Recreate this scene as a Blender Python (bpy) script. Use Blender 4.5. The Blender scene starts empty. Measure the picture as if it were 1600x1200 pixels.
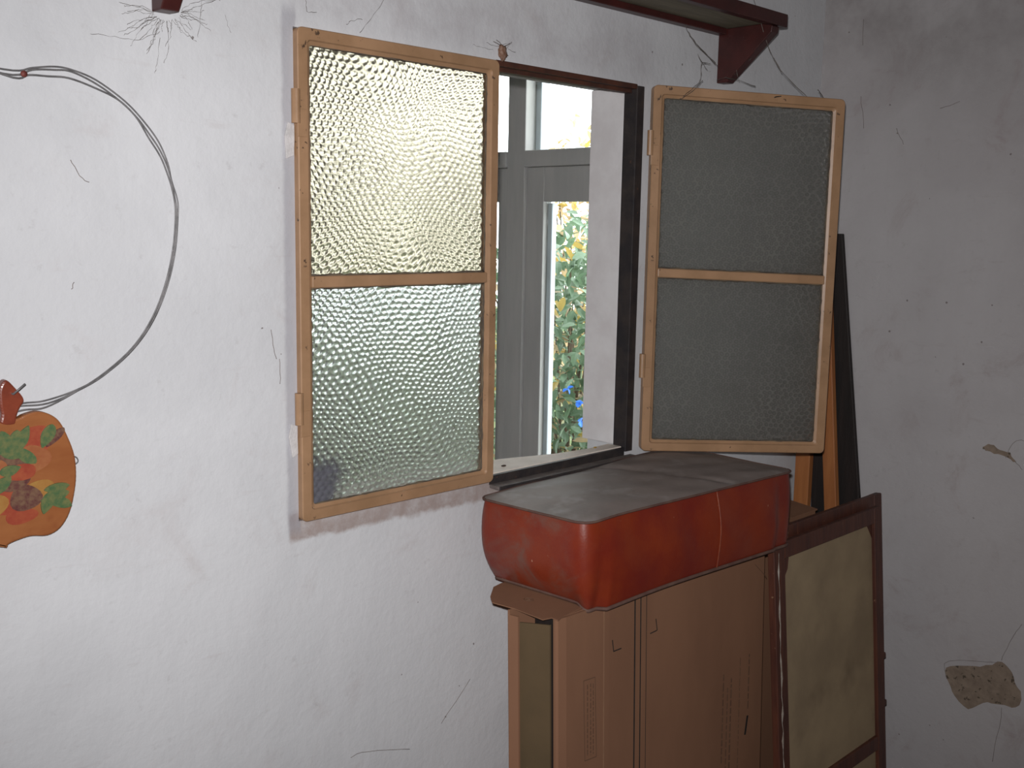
import bpy, bmesh, math, random
import numpy as np
from mathutils import Vector, Matrix

random.seed(7)
scene = bpy.context.scene
COL = scene.collection

# ------------------------------------------------------------------ camera
F_PX, YAW, PITCH, ROLL = 1648.5, 0.7872, -0.1464, 0.0179
CAM = Vector((0.0, -1.5546, 1.5485))
cf = Vector((math.sin(YAW) * math.cos(PITCH), math.cos(YAW) * math.cos(PITCH), math.sin(PITCH)))
cr0 = Vector((math.cos(YAW), -math.sin(YAW), 0))
cu0 = cr0.cross(cf)
cr = cr0 * math.cos(ROLL) + cu0 * math.sin(ROLL)
cu = -cr0 * math.sin(ROLL) + cu0 * math.cos(ROLL)
cam_data = bpy.data.cameras.new('camera')
cam_data.sensor_fit = 'HORIZONTAL'
cam_data.sensor_width = 36.0
cam_data.lens = F_PX / 1600 * 36.0
cam_data.clip_start = 0.02
cam = bpy.data.objects.new('camera', cam_data)
COL.objects.link(cam)
M3 = Matrix((cr, cu, -cf)).transposed()
cam.matrix_world = Matrix.Translation(CAM) @ M3.to_4x4()
scene.camera = cam

# ------------------------------------------------------------------ world, flash, exposure
world = bpy.data.worlds.new('overcast_sky')
scene.world = world
world.use_nodes = True
bg = world.node_tree.nodes['Background']
bg.inputs[0].default_value = (0.93, 0.97, 1.0, 1)
bg.inputs[1].default_value = 6.6

fl = bpy.data.lights.new('camera_flash', 'SPOT')
fl.energy = 142
fl.spot_size = math.radians(100)
fl.spot_blend = 1.0
fl.shadow_soft_size = 0.012
fl.color = (1.0, 0.985, 1.0)
flo = bpy.data.objects.new('camera_flash', fl)
COL.objects.link(flo)
flo.location = CAM - cr * 0.012 + cu * 0.05
flo.rotation_euler = cf.to_track_quat('-Z', 'Y').to_euler()

vs = scene.view_settings
vs.view_transform = 'Standard'
vs.look = 'None'
vs.exposure = 0.0
vs.gamma = 1.0
vs.use_curve_mapping = False
scene.cycles.use_denoising = True

# ------------------------------------------------------------------ helpers
def ray(px):
    return cf + cr * ((px[0] - 800) / F_PX) - cu * ((px[1] - 600) / F_PX)
def on(px, ax, v):
    d = ray(px); t = (v - CAM[ax]) / d[ax]
    return CAM + d * t
def on_plane(px, n, c):
    d = ray(px); t = (c - n.dot(CAM)) / n.dot(d)
    return CAM + d * t

def link(o, parent=None):
    COL.objects.link(o)
    if parent is not None:
        o.parent = parent
    return o
def tag(o, label=None, cat=None, group=None, kind=None):
    if label: o['label'] = label
    if cat: o['category'] = cat
    if group: o['group'] = group
    if kind: o['kind'] = kind
    return o
def empty(name, loc=(0, 0, 0)):
    o = bpy.data.objects.new(name, None)
    o.location = loc
    o.empty_display_size = 0.05
    return link(o)
def mesh_obj(name, bm, mat, parent=None, smooth=False, mat2=None):
    me = bpy.data.meshes.new(name)
    bmesh.ops.recalc_face_normals(bm, faces=bm.faces[:])
    bm.to_mesh(me); bm.free()
    if mat: me.materials.append(mat)
    if mat2: me.materials.append(mat2)
    if smooth:
        me.polygons.foreach_set('use_smooth', [True] * len(me.polygons))
    o = bpy.data.objects.new(name, me)
    return link(o, parent)
def bevel_all(bm, w, seg=2):
    bmesh.ops.bevel(bm, geom=bm.edges[:], offset=w, segments=seg, affect='EDGES', profile=0.5)
def box_bm(lo, hi, bev=0.0, bm=None):
    b = bmesh.new()
    bmesh.ops.create_cube(b, size=1)
    lo, hi = Vector(lo), Vector(hi)
    for v in b.verts:
        v.co = Vector(((lo[i] + hi[i]) / 2 + v.co[i] * (hi[i] - lo[i])) for i in range(3))
    if bev > 0: bevel_all(b, bev)
    if bm is None: return b
    tmp = bpy.data.meshes.new('tmp'); b.to_mesh(tmp); b.free()
    bm.from_mesh(tmp); bpy.data.meshes.remove(tmp)
    return bm
def box(name, lo, hi, mat, parent=None, bev=0.0):
    return mesh_obj(name, box_bm(lo, hi, bev), mat, parent)
def prism(name, pts, direction, mat, parent=None, bev=0.0, smooth=False):
    """planar polygon pts (3D) extruded along direction vector"""
    bm = bmesh.new()
    vs_ = [bm.verts.new(p) for p in pts]
    f = bm.faces.new(vs_)
    r = bmesh.ops.extrude_face_region(bm, geom=[f])
    for e in r['geom']:
        if isinstance(e, bmesh.types.BMVert): e.co += Vector(direction)
    if bev > 0: bevel_all(bm, bev, 2)
    return mesh_obj(name, bm, mat, parent, smooth)
def add_tube(bm, pts, rad, n=6, closed=False):
    pts = [Vector(p) for p in pts]
    rings = []
    m = len(pts)
    for i, p in enumerate(pts):
        if closed: t = pts[(i + 1) % m] - pts[i - 1]
        else: t = pts[min(i + 1, m - 1)] - pts[max(i - 1, 0)]
        if t.length < 1e-9: t = Vector((0, 0, 1))
        t.normalize()
        a = t.cross(Vector((0.12, 1, 0.05)))
        if a.length < 0.05: a = t.cross(Vector((1, 0, 0.1)))
        a.normalize(); b = t.cross(a)
        rr = rad[i] if isinstance(rad, (list, tuple)) else rad
        rings.append([bm.verts.new(p + (a * math.cos(2 * math.pi * k / n) + b * math.sin(2 * math.pi * k / n)) * rr) for k in range(n)])
    rng = range(m) if closed else range(m - 1)
    for i in rng:
        A, B = rings[i], rings[(i + 1) % m]
        for k in range(n):
            bm.faces.new((A[k], A[(k + 1) % n], B[(k + 1) % n], B[k]))
    if not closed:
        bm.faces.new(rings[0]); bm.faces.new(rings[-1])
    return bm
def tube(name, pts, rad, mat, parent=None, n=8, closed=False):
    return mesh_obj(name, add_tube(bmesh.new(), pts, rad, n, closed), mat, parent, True)
def shear_children(root, S):
    """a racked (sheared) thing: every part keeps its own shape data, the lean sits in the parent link"""
    for ch in root.children: ch.matrix_parent_inverse = S
def spline(pts, per=6, closed=False):
    pts = [Vector(p) for p in pts]; out = []; m = len(pts)
    for i in range(m if closed else m - 1):
        if closed: p0, p1, p2, p3 = pts[i - 1], pts[i], pts[(i + 1) % m], pts[(i + 2) % m]
        else: p0, p1, p2, p3 = pts[max(i - 1, 0)], pts[i], pts[i + 1], pts[min(i + 2, m - 1)]
        for k in range(per):
            t = k / per
            out.append(0.5 * ((2 * p1) + (p2 - p0) * t + (2 * p0 - 5 * p1 + 4 * p2 - p3) * t * t + (3 * p1 - p0 - 3 * p2 + p3) * t ** 3))
    if not closed: out.append(pts[-1])
    return out

# ------------------------------------------------------------------ materials
class N:
    def __init__(self, name):
        self.m = bpy.data.materials.new(name); self.m.use_nodes = True
        self.t = self.m.node_tree; self.n = self.t.nodes; self.l = self.t.links
        self.b = self.n['Principled BSDF']; self.out = self.n['Material Output']
        self.tc = self.n.new('ShaderNodeTexCoord')
    def put(self, sock, v):
        if isinstance(v, bpy.types.NodeSocket): self.l.new(v, sock)
        else: sock.default_value = v
    def noise(self, scale, detail=4, rough=0.55, vec=None, dist=0.0, stretch=None):
        if stretch:
            mp = self.n.new('ShaderNodeMapping'); mp.inputs['Scale'].default_value = stretch
            self.l.new(self.tc.outputs['Object'], mp.inputs[0]); vec = mp.outputs[0]
        nd = self.n.new('ShaderNodeTexNoise')
        nd.inputs['Scale'].default_value = scale; nd.inputs['Detail'].default_value = detail
        nd.inputs['Roughness'].default_value = rough; nd.inputs['Distortion'].default_value = dist
        self.l.new(vec or self.tc.outputs['Object'], nd.inputs['Vector'])
        return nd.outputs['Fac']
    def rng(self, v, a, b, c=0.0, d=1.0, smooth=True):
        nd = self.n.new('ShaderNodeMapRange')
        nd.interpolation_type = 'SMOOTHSTEP' if smooth else 'LINEAR'
        self.put(nd.inputs['Value'], v)
        for k, x in zip(('From Min', 'From Max', 'To Min', 'To Max'), (a, b, c, d)): nd.inputs[k].default_value = x
        return nd.outputs[0]
    def math(self, op, a, b=0.0):
        nd = self.n.new('ShaderNodeMath'); nd.operation = op
        self.put(nd.inputs[0], a); self.put(nd.inputs[1], b)
        return nd.outputs[0]
    def mix(self, f, a, b, mode='MIX'):
        nd = self.n.new('ShaderNodeMix'); nd.data_type = 'RGBA'; nd.blend_type = mode
        self.put(nd.inputs[0], f)
        for s, v in ((nd.inputs[6], a), (nd.inputs[7], b)):
            self.put(s, v if isinstance(v, bpy.types.NodeSocket) else (*v, 1))
        return nd.outputs[2]
    def xyz(self):
        nd = self.n.new('ShaderNodeSeparateXYZ'); self.l.new(self.tc.outputs['Object'], nd.inputs[0])
        return nd.outputs
    def bump(self, h, s=0.3, d=0.01):
        nd = self.n.new('ShaderNodeBump'); nd.inputs['Strength'].default_value = s; nd.inputs['Distance'].default_value = d
        self.l.new(h, nd.inputs['Height']); self.l.new(nd.outputs[0], self.b.inputs['Normal'])
    def fin(self, col, rough=0.7, spec=0.5, metal=0.0):
        self.put(self.b.inputs['Base Color'], col if isinstance(col, bpy.types.NodeSocket) else (*col, 1))
        self.put(self.b.inputs['Roughness'], rough)
        self.b.inputs['Specular IOR Level'].default_value = spec
        self.b.inputs['Metallic'].default_value = metal
        return self.m

def simple(name, a, b, scale=20, rough=0.7, spec=0.4, bump=0.1, stretch=None, speck=None, metal=0.0, speck_t=(0.62, 0.7), speck_s=70):
    n = N(name)
    nz = n.noise(scale, 5, 0.6, stretch=stretch)
    c = n.mix(n.rng(nz, 0.3, 0.7), a, b)
    if speck:
        c = n.mix(n.rng(n.noise(speck_s, 3, 0.6), *speck_t), c, speck)
    if bump: n.bump(n.noise(scale * 3, 4, 0.6, stretch=stretch), bump, 0.004)
    return n.fin(c, rough, spec, metal)

def wall_mat(name, light, dark, stain, stain_amt, speck_amt, band=False, dark_top=False):
    n = N(name)
    big = n.rng(n.noise(1.9, 5, 0.6, dist=0.4), 0.32, 0.68)
    c = n.mix(big, light, dark)
    st = n.math('MULTIPLY', n.rng(n.noise(5.5, 7, 0.68, dist=0.8), 0.54, 0.78), stain_amt)
    c = n.mix(st, c, stain)
    brush = n.rng(n.noise(16, 4, 0.6, stretch=(3.0, 3.0, 0.25)), 0.35, 0.75, 0.0, 0.10)
    c = n.mix(brush, c, dark)
    hb = n.rng(n.noise(12, 5, 0.65, stretch=(0.6, 0.6, 3.0)), 0.60, 0.72, 0.0, 0.16)
    c = n.mix(hb, c, stain)
    grey = n.rng(n.noise(38, 5, 0.7), 0.58, 0.74, 0.0, 0.22)
    c = n.mix(grey, c, (0.30, 0.27, 0.26))
    # small flecks of dirt
    vor = n.n.new('ShaderNodeTexVoronoi'); vor.inputs['Scale'].default_value = 26
    n.l.new(n.tc.outputs['Object'], vor.inputs['Vector'])
    sep = n.n.new('ShaderNodeSeparateColor'); n.l.new(vor.outputs['Color'], sep.inputs[0])
    sz = n.math('MULTIPLY', n.rng(sep.outputs[0], 0.80, 1.0, 0.0, 1.0, False), 0.075)
    dd = n.math('ADD', vor.outputs['Distance'], n.math('MULTIPLY', n.math('SUBTRACT', n.noise(160, 2), 0.5), 0.13))
    sp = n.math('MULTIPLY', n.math('LESS_THAN', dd, sz), speck_amt)
    c = n.mix(sp, c, (0.13, 0.10, 0.09))
    x, y, z = n.xyz()
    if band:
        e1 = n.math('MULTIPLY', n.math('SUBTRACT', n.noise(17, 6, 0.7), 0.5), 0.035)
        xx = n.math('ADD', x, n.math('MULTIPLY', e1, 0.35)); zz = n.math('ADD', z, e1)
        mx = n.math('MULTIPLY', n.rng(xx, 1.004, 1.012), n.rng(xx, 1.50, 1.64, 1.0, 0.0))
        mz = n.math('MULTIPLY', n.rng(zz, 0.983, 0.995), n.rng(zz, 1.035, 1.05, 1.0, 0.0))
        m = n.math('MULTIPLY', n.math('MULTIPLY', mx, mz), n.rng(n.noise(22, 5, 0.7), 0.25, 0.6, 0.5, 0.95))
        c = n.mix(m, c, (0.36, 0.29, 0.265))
        # grey strip on the plaster just left of the sash
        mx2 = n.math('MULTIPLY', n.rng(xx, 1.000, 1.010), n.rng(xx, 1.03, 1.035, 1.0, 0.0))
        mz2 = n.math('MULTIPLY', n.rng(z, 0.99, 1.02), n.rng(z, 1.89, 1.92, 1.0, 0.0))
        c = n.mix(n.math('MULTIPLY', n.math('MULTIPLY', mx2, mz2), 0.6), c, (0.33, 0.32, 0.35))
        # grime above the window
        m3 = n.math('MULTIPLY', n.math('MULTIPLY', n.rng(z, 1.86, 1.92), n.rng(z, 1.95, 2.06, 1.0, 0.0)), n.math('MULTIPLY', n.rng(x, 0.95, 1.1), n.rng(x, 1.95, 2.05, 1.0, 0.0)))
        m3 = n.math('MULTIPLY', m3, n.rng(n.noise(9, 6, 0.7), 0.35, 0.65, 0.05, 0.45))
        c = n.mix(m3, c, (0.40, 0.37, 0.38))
    if dark_top:
        s = n.math('MULTIPLY', n.rng(z, 1.75, 2.25), n.rng(n.noise(3.2, 5, 0.6), 0.38, 0.68, 0.05, 0.8))  # patchy darker tone towards the top of the wall
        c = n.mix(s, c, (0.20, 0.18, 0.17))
    h = n.math('ADD', n.math('MULTIPLY', n.noise(70, 4, 0.6), 0.35), n.math('MULTIPLY', n.noise(9, 5, 0.6), 1.0))
    n.bump(h, 0.22, 0.012)
    return n.fin(c, 0.85, 0.2)

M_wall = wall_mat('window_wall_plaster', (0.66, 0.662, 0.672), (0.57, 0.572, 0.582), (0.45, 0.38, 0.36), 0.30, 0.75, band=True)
M_wall_r = wall_mat('right_wall_plaster', (0.47, 0.45, 0.45), (0.41, 0.385, 0.385), (0.31, 0.24, 0.23), 0.55, 0.7, dark_top=True)
M_white = simple('white_limewash', (0.74, 0.72, 0.72), (0.66, 0.63, 0.63), 14, 0.85, 0.2, 0.12)
M_ceil = simple('ceiling_plaster', (0.62, 0.60, 0.58), (0.54, 0.52, 0.5), 6, 0.9, 0.2, 0.1)
M_dim = simple('dark_unseen_plaster', (0.30, 0.28, 0.26), (0.24, 0.22, 0.20), 6, 0.9, 0.2, 0.1)  # unseen walls and ceiling, coloured dark to cut the bounced flash
M_floor = simple('floor_cement', (0.20, 0.15, 0.12), (0.13, 0.10, 0.08), 9, 0.6, 0.4, 0.15)
M_bare = simple('bare_render', (0.30, 0.235, 0.18), (0.22, 0.17, 0.13), 30, 0.95, 0.1, 0.4, speck=(0.10, 0.08, 0.06), speck_t=(0.60, 0.66))
M_crack = simple('crack_dark', (0.20, 0.17, 0.16), (0.27, 0.24, 0.22), 40, 0.95, 0.1, 0)
M_tan = simple('tan_painted_steel', (0.40, 0.235, 0.13), (0.31, 0.18, 0.095), 11, 0.42, 0.5, 0.15, speck=(0.09, 0.055, 0.035), speck_t=(0.66, 0.72), speck_s=55)
M_putty = simple('old_putty', (0.17, 0.13, 0.085), (0.07, 0.055, 0.045), 28, 0.8, 0.3, 0.4)
M_iron = simple('blackened_iron', (0.022, 0.02, 0.022), (0.045, 0.035, 0.032), 24, 0.55, 0.4, 0.3, speck=(0.10, 0.05, 0.03), speck_t=(0.68, 0.74))
M_sill = simple('weathered_sill', (0.80, 0.72, 0.64), (0.70, 0.62, 0.54), 20, 0.8, 0.2, 0.15)
M_grime = simple('grimy_channel', (0.20, 0.17, 0.155), (0.13, 0.11, 0.10), 30, 0.8, 0.3, 0.3)
M_rust = simple('rust_painted_iron', (0.10, 0.035, 0.02), (0.05, 0.022, 0.016), 18, 0.6, 0.4, 0.3)
M_shelf = simple('oxblood_painted_wood', (0.062, 0.013, 0.011), (0.040, 0.010, 0.009), 14, 0.4, 0.5, 0.15, speck=(0.22, 0.15, 0.10), speck_t=(0.72, 0.76), speck_s=80)
M_shelf_u = simple('bare_shelf_board', (0.20, 0.175, 0.12), (0.14, 0.12, 0.085), 18, 0.7, 0.3, 0.2, stretch=(0.4, 3, 3))
M_grey = simple('grey_door_paint', (0.42, 0.415, 0.405), (0.48, 0.47, 0.455), 8, 0.6, 0.4, 0.1, stretch=(2, 2, 0.3))
M_bead = simple('skylit_edge_paint', (0.62, 0.66, 0.72), (0.54, 0.57, 0.62), 9, 0.5, 0.4, 0.05)  # sky light on the pane edges, put into the paint as pale blue
M_wire = simple('galvanised_wire', (0.13, 0.125, 0.125), (0.22, 0.21, 0.21), 60, 0.5, 0.5, 0.05, metal=0.3)
M_nail = simple('red_nail_head', (0.20, 0.05, 0.04), (0.11, 0.03, 0.025), 60, 0.6, 0.4, 0.1)
M_web = simple('dusty_cobweb', (0.085, 0.07, 0.06), (0.16, 0.14, 0.125), 50, 1.0, 0.05, 0)
M_card = simple('corrugated_cardboard', (0.255, 0.13, 0.075), (0.215, 0.108, 0.063), 5, 0.85, 0.2, 0.10, stretch=(1, 1, 0.35))
M_card_d = simple('inner_cardboard', (0.115, 0.078, 0.042), (0.095, 0.066, 0.036), 7, 0.9, 0.15, 0.12)
M_cardedge = simple('torn_cardboard_edge', (0.40, 0.27, 0.18), (0.32, 0.21, 0.13), 40, 0.9, 0.1, 0.3)
M_crease = simple('worn_crease', (0.30, 0.175, 0.105), (0.25, 0.14, 0.085), 30, 0.9, 0.1, 0.2)
M_ink = simple('black_print_ink', (0.02, 0.017, 0.015), (0.035, 0.028, 0.024), 40, 0.7, 0.3, 0)
M_inkp = simple('faded_print_ink', (0.12, 0.065, 0.04), (0.15, 0.085, 0.052), 40, 0.8, 0.2, 0)
M_brown = simple('brown_frame_wood', (0.105, 0.035, 0.020), (0.060, 0.021, 0.015), 12, 0.5, 0.4, 0.25, stretch=(3, 3, 0.5), speck=(0.22, 0.12, 0.07), speck_t=(0.68, 0.74))
M_canvas = simple('stained_hardboard', (0.36, 0.27, 0.165), (0.27, 0.20, 0.125), 5, 0.85, 0.15, 0.15, speck=(0.22, 0.16, 0.10), speck_t=(0.52, 0.80), speck_s=6)
M_orange = simple('orange_varnished_plank', (0.42, 0.165, 0.055), (0.33, 0.12, 0.04), 9, 0.5, 0.4, 0.15, stretch=(5, 5, 0.4))
M_dark = simple('black_stained_board', (0.026, 0.019, 0.017), (0.017, 0.014, 0.013), 10, 0.6, 0.3, 0.2, stretch=(4, 4, 0.4))
M_dab = simple('white_plaster_dab', (0.66, 0.63, 0.62), (0.52, 0.50, 0.49), 50, 0.9, 0.2, 0.4)
M_paintw = simple('chipped_white_paint', (0.55, 0.50, 0.44), (0.35, 0.28, 0.22), 45, 0.8, 0.2, 0.3)
M_apple = simple('varnished_apple_wood', (0.33, 0.125, 0.043), (0.26, 0.085, 0.028), 7, 0.35, 0.5, 0.08, stretch=(1, 1, 3), speck=(0.20, 0.055, 0.02), speck_t=(0.58, 0.75), speck_s=14)
M_stemw = simple('dark_varnished_stem', (0.24, 0.052, 0.025), (0.16, 0.034, 0.018), 20, 0.3, 0.5, 0.05)
def paint(name, a, b, s=60): return simple(name, a, b, s, 0.4, 0.5, 0.05)
M_pred = paint('painted_red', (0.28, 0.045, 0.025), (0.34, 0.08, 0.035))
M_porg = paint('painted_orange', (0.34, 0.13, 0.05), (0.29, 0.09, 0.035))
M_pgrn = paint('painted_green', (0.06, 0.12, 0.05), (0.15, 0.16, 0.06), 110)
M_pyel = paint('painted_yellow', (0.36, 0.19, 0.05), (0.32, 0.14, 0.035))
M_ppur = paint('painted_purple', (0.10, 0.03, 0.03), (0.18, 0.10, 0.06), 130)
M_cocoon = simple('brown_cocoon', (0.16, 0.075, 0.045), (0.32, 0.22, 0.17), 90, 0.9, 0.1, 0.5)
M_crumb = simple('dark_crumb', (0.05, 0.035, 0.03), (0.09, 0.06, 0.04), 90, 0.9, 0.1, 0.3)
M_crumby = simple('yellow_crumb', (0.5, 0.33, 0.09), (0.42, 0.27, 0.08), 90, 0.9, 0.1, 0.3)
M_soil = simple('garden_soil', (0.12, 0.11, 0.06), (0.09, 0.13, 0.05), 3, 0.95, 0.1, 0.4)
M_twig = simple('shrub_twig', (0.14, 0.10, 0.07), (0.09, 0.07, 0.05), 20, 0.9, 0.1, 0.2)

def leaf_mat(name, a, b):
    n = N(name)
    oi = n.n.new('ShaderNodeObjectInfo')
    c = n.mix(n.rng(n.noise(7, 3), 0.3, 0.7), a, b)
    c = n.mix(n.math('MULTIPLY', oi.outputs['Random'], 0.6), c, tuple(min(1, x * 1.5) for x in b))
    n.fin(c, 0.35, 0.5)
    tr = n.n.new('ShaderNodeBsdfTranslucent'); n.l.new(c, tr.inputs[0])
    mx = n.n.new('ShaderNodeMixShader'); mx.inputs[0].default_value = 0.35
    n.l.new(n.b.outputs[0], mx.inputs[1]); n.l.new(tr.outputs[0], mx.inputs[2])
    n.l.new(mx.outputs[0], n.out.inputs[0])
    return n.m
M_leaf = leaf_mat('green_leaf', (0.075, 0.13, 0.075), (0.14, 0.21, 0.13))
M_leafy = leaf_mat('yellowing_leaf', (0.50, 0.36, 0.10), (0.42, 0.30, 0.08))
M_leafd = leaf_mat('dry_leaf', (0.45, 0.33, 0.20), (0.38, 0.28, 0.16))
M_blue = leaf_mat('blue_petal', (0.04, 0.16, 0.75), (0.06, 0.22, 0.80))

def leather():
    n = N('red_leatherette')
    c = n.mix(n.rng(n.noise(7, 5, 0.6), 0.3, 0.7), (0.165, 0.017, 0.010), (0.22, 0.032, 0.010))
    x, y, z = n.xyz()
    # dusty scuffs, mostly on the end towards the window wall's left
    endm = n.rng(x, -0.36, -0.28, 1.0, 0.0)
    d = n.math('MULTIPLY', n.rng(n.noise(11, 6, 0.65, dist=0.6), 0.40, 0.72), endm)
    c = n.mix(n.math('MULTIPLY', d, 0.75), c, (0.15, 0.085, 0.065))
    s = n.rng(n.noise(48, 2, 0.5), 0.735, 0.76)
    c = n.mix(n.math('MULTIPLY', s, 0.6), c, (0.55, 0.30, 0.20))
    n.bump(n.math('ADD', n.noise(6, 3, 0.5, dist=0.5), n.math('MULTIPLY', n.noise(240, 2), 0.04)), 0.25, 0.02)
    return n.fin(c, n.rng(n.noise(12, 4), 0.3, 0.7, 0.36, 0.48), 0.35)
M_red = leather()
M_dust = simple('dust_covered_vinyl', (0.25, 0.205, 0.185), (0.185, 0.15, 0.135), 6, 0.65, 0.35, 0.12, speck=(0.30, 0.26, 0.24), speck_t=(0.5, 0.75), speck_s=13)
M_pipe = simple('dusty_piping', (0.14, 0.085, 0.065), (0.10, 0.05, 0.04), 30, 0.7, 0.3, 0.1)
M_seam = simple('stitched_seam', (0.24, 0.06, 0.025), (0.17, 0.035, 0.018), 60, 0.5, 0.4, 0.2)

def clear_glass():
    n = N('clear_pane')
    n.n.remove(n.b)
    t = n.n.new('ShaderNodeBsdfTransparent'); t.inputs[0].default_value = (0.95, 0.97, 0.96, 1)
    g = n.n.new('ShaderNodeBsdfGlossy'); g.inputs['Roughness'].default_value = 0.02
    mx = n.n.new('ShaderNodeMixShader'); mx.inputs[0].default_value = 0.04
    n.l.new(t.outputs[0], mx.inputs[1]); n.l.new(g.outputs[0], mx.inputs[2])
    n.l.new(mx.outputs[0], n.out.inputs[0])
    return n.m
M_clear = clear_glass()
def hammered(name, smudge, tint=(0.965, 0.985, 0.98), grime_shade=0.34, rough=0.20):
    n = N(name)
    n.n.remove(n.b)
    g = n.n.new('ShaderNodeBsdfGlass'); g.inputs['Roughness'].default_value = rough; g.inputs['IOR'].default_value = 1.5
    g.inputs[0].default_value = (*tint, 1)
    d = n.n.new('ShaderNodeBsdfDiffuse'); d.inputs[0].default_value = (0.26, 0.24, 0.21, 1)
    tr = n.n.new('ShaderNodeBsdfTranslucent'); tr.inputs[0].default_value = (0.70, 0.72, 0.70, 1)
    m0 = n.n.new('ShaderNodeMixShader'); m0.inputs[0].default_value = 0.6
    n.l.new(d.outputs[0], m0.inputs[1]); n.l.new(tr.outputs[0], m0.inputs[2])
    mx = n.n.new('ShaderNodeMixShader')
    x, y, z = n.xyz()
    valley = n.rng(y, -0.0036, -0.0022, 0.10, grime_shade)              # dust film thickened in the dips, painting in the shading of the dimples
    dirt_shade = n.math('MULTIPLY', valley, n.rng(n.noise(6, 5, 0.6), 0.25, 0.75, 0.75, 1.0))
    n.l.new(dirt_shade, mx.inputs[0]); n.l.new(g.outputs[0], mx.inputs[1]); n.l.new(m0.outputs[0], mx.inputs[2])
    last = mx.outputs[0]
    if smudge:
        e = n.math('MULTIPLY', n.math('SUBTRACT', n.noise(28, 6, 0.75), 0.5), 0.11)
        u = n.math('ADD', x, e); v = n.math('ADD', z, e)
        mk = n.math('MULTIPLY', n.rng(u, 0.025, 0.085, 1.0, 0.0), n.rng(v, 0.045, 0.105, 1.0, 0.0))
        sm = n.n.new('ShaderNodeBsdfDiffuse'); sm.inputs[0].default_value = (0.13, 0.13, 0.15, 1)
        m2 = n.n.new('ShaderNodeMixShader')
        n.l.new(n.math('MULTIPLY', mk, 0.9), m2.inputs[0]); n.l.new(last, m2.inputs[1]); n.l.new(sm.outputs[0], m2.inputs[2])
        last = m2.outputs[0]
    n.l.new(last, n.out.inputs[0])
    return n.m
M_ham = hammered('hammered_glass', False, grime_shade=0.66, rough=0.12)
M_ham_w = hammered('hammered_glass_warm', False, (0.90, 0.85, 0.745))
M_ham_s = hammered('hammered_glass_smudged', True)

# ------------------------------------------------------------------ room dimensions
XC = 2.770            # right wall
X0, X1 = 1.0275, 1.966   # window opening
SW, SH = 0.4697, 0.85  # sash
ZB, ZT = 1.025, 1.875
ZC = 1.45
WT = 0.135            # wall thickness
XL, YB, ZH = -1.4, -3.0, 2.75
GY = 3.3              # far end of the next room

def struct(name, bm, mat, label=None):
    o = mesh_obj(name, bm, mat); o['kind'] = 'structure'
    if label: o['label'] = label
    return o
bm = bmesh.new()
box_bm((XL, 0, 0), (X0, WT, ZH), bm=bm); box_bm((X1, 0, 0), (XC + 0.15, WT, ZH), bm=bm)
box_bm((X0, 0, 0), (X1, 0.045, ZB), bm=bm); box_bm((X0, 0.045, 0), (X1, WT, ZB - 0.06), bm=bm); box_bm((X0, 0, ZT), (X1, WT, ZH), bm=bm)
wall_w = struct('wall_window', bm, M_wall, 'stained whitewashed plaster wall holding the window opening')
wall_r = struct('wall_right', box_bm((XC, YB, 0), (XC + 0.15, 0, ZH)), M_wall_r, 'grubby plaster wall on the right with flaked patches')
struct('wall_left', box_bm((XL - 0.1, YB, 0), (XL, GY, ZH)), M_dim, 'plain plaster wall on the left, out of frame')
struct('wall_back', box_bm((XL, YB - 0.1, 0), (XC, YB, ZH)), M_dim, 'plain plaster wall behind the camera')
struct('floor', box_bm((XL - 0.1, YB - 0.1, -0.1), (XC + 0.15, GY + 0.1, 0)), M_floor, 'dark cement floor')
struct('ceiling', box_bm((XL - 0.1, YB - 0.1, ZH), (XC + 0.15, GY + 0.1, ZH + 0.1)), M_dim, 'dark plaster ceiling, out of frame')
struct('wall_far', box_bm((XL, GY, 0), (XC + 0.15, GY + 0.1, ZH)), M_white, 'white wall at the far end of the next room')

# flaked patches and cracks on the plaster (children of the wall they are in)
def wall_poly(pxs, name, mat, parent, x=XC, d=0.0006):
    pts = [on(p, 0, x) for p in pxs]
    pts = spline(pts, 3, True)
    pts = [p + Vector((0, random.uniform(-.0025, .0025), random.uniform(-.0025, .0025))) for p in pts]
    return prism(name, pts, (-d, 0, 0), mat, parent)
wall_poly([(1478, 1042), (1510, 1040), (1540, 1040), (1566, 1034), (1578, 1046), (1586, 1066), (1596, 1086), (1588, 1106), (1560, 1100), (1535, 1098), (1514, 1108), (1492, 1088), (1482, 1066)], 'bare_plaster_patch', M_bare, wall_r)
wall_poly([(1534, 698), (1548, 694), (1562, 704), (1578, 708), (1586, 722), (1572, 714), (1554, 708), (1540, 704)], 'bare_plaster_patch', M_bare, wall_r)
def wall_line(pxs, ax, v, off, name, mat, parent, r=0.0007):
    pts = []
    for p in spline([Vector((a, b, 0)) for a, b in pxs], 4):
        q = on((p.x + random.uniform(-1, 1), p.y + random.uniform(-1, 1)), ax, v); q[ax] -= off; pts.append(q)
    return tube(name, pts, r, mat, parent, 5)
for L in ([(1572, 716), (1584, 692), (1599, 688)], [(1565, 1032), (1578, 1004), (1596, 975)], [(1480, 1060), (1482, 1032), (1560, 1036)],
          [(1566, 1106), (1560, 1140), (1550, 1190)], [(1345, 150), (1350, 200)], [(1500, 158), (1470, 170)], [(1586, 720), (1598, 735)],
          [(1400, 200), (1412, 226)], [(1350, 30), (1348, 70)]):
    wall_line(L, 0, XC, 0.0003, 'plaster_crack', M_crack, wall_r, 0.0006)
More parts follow.
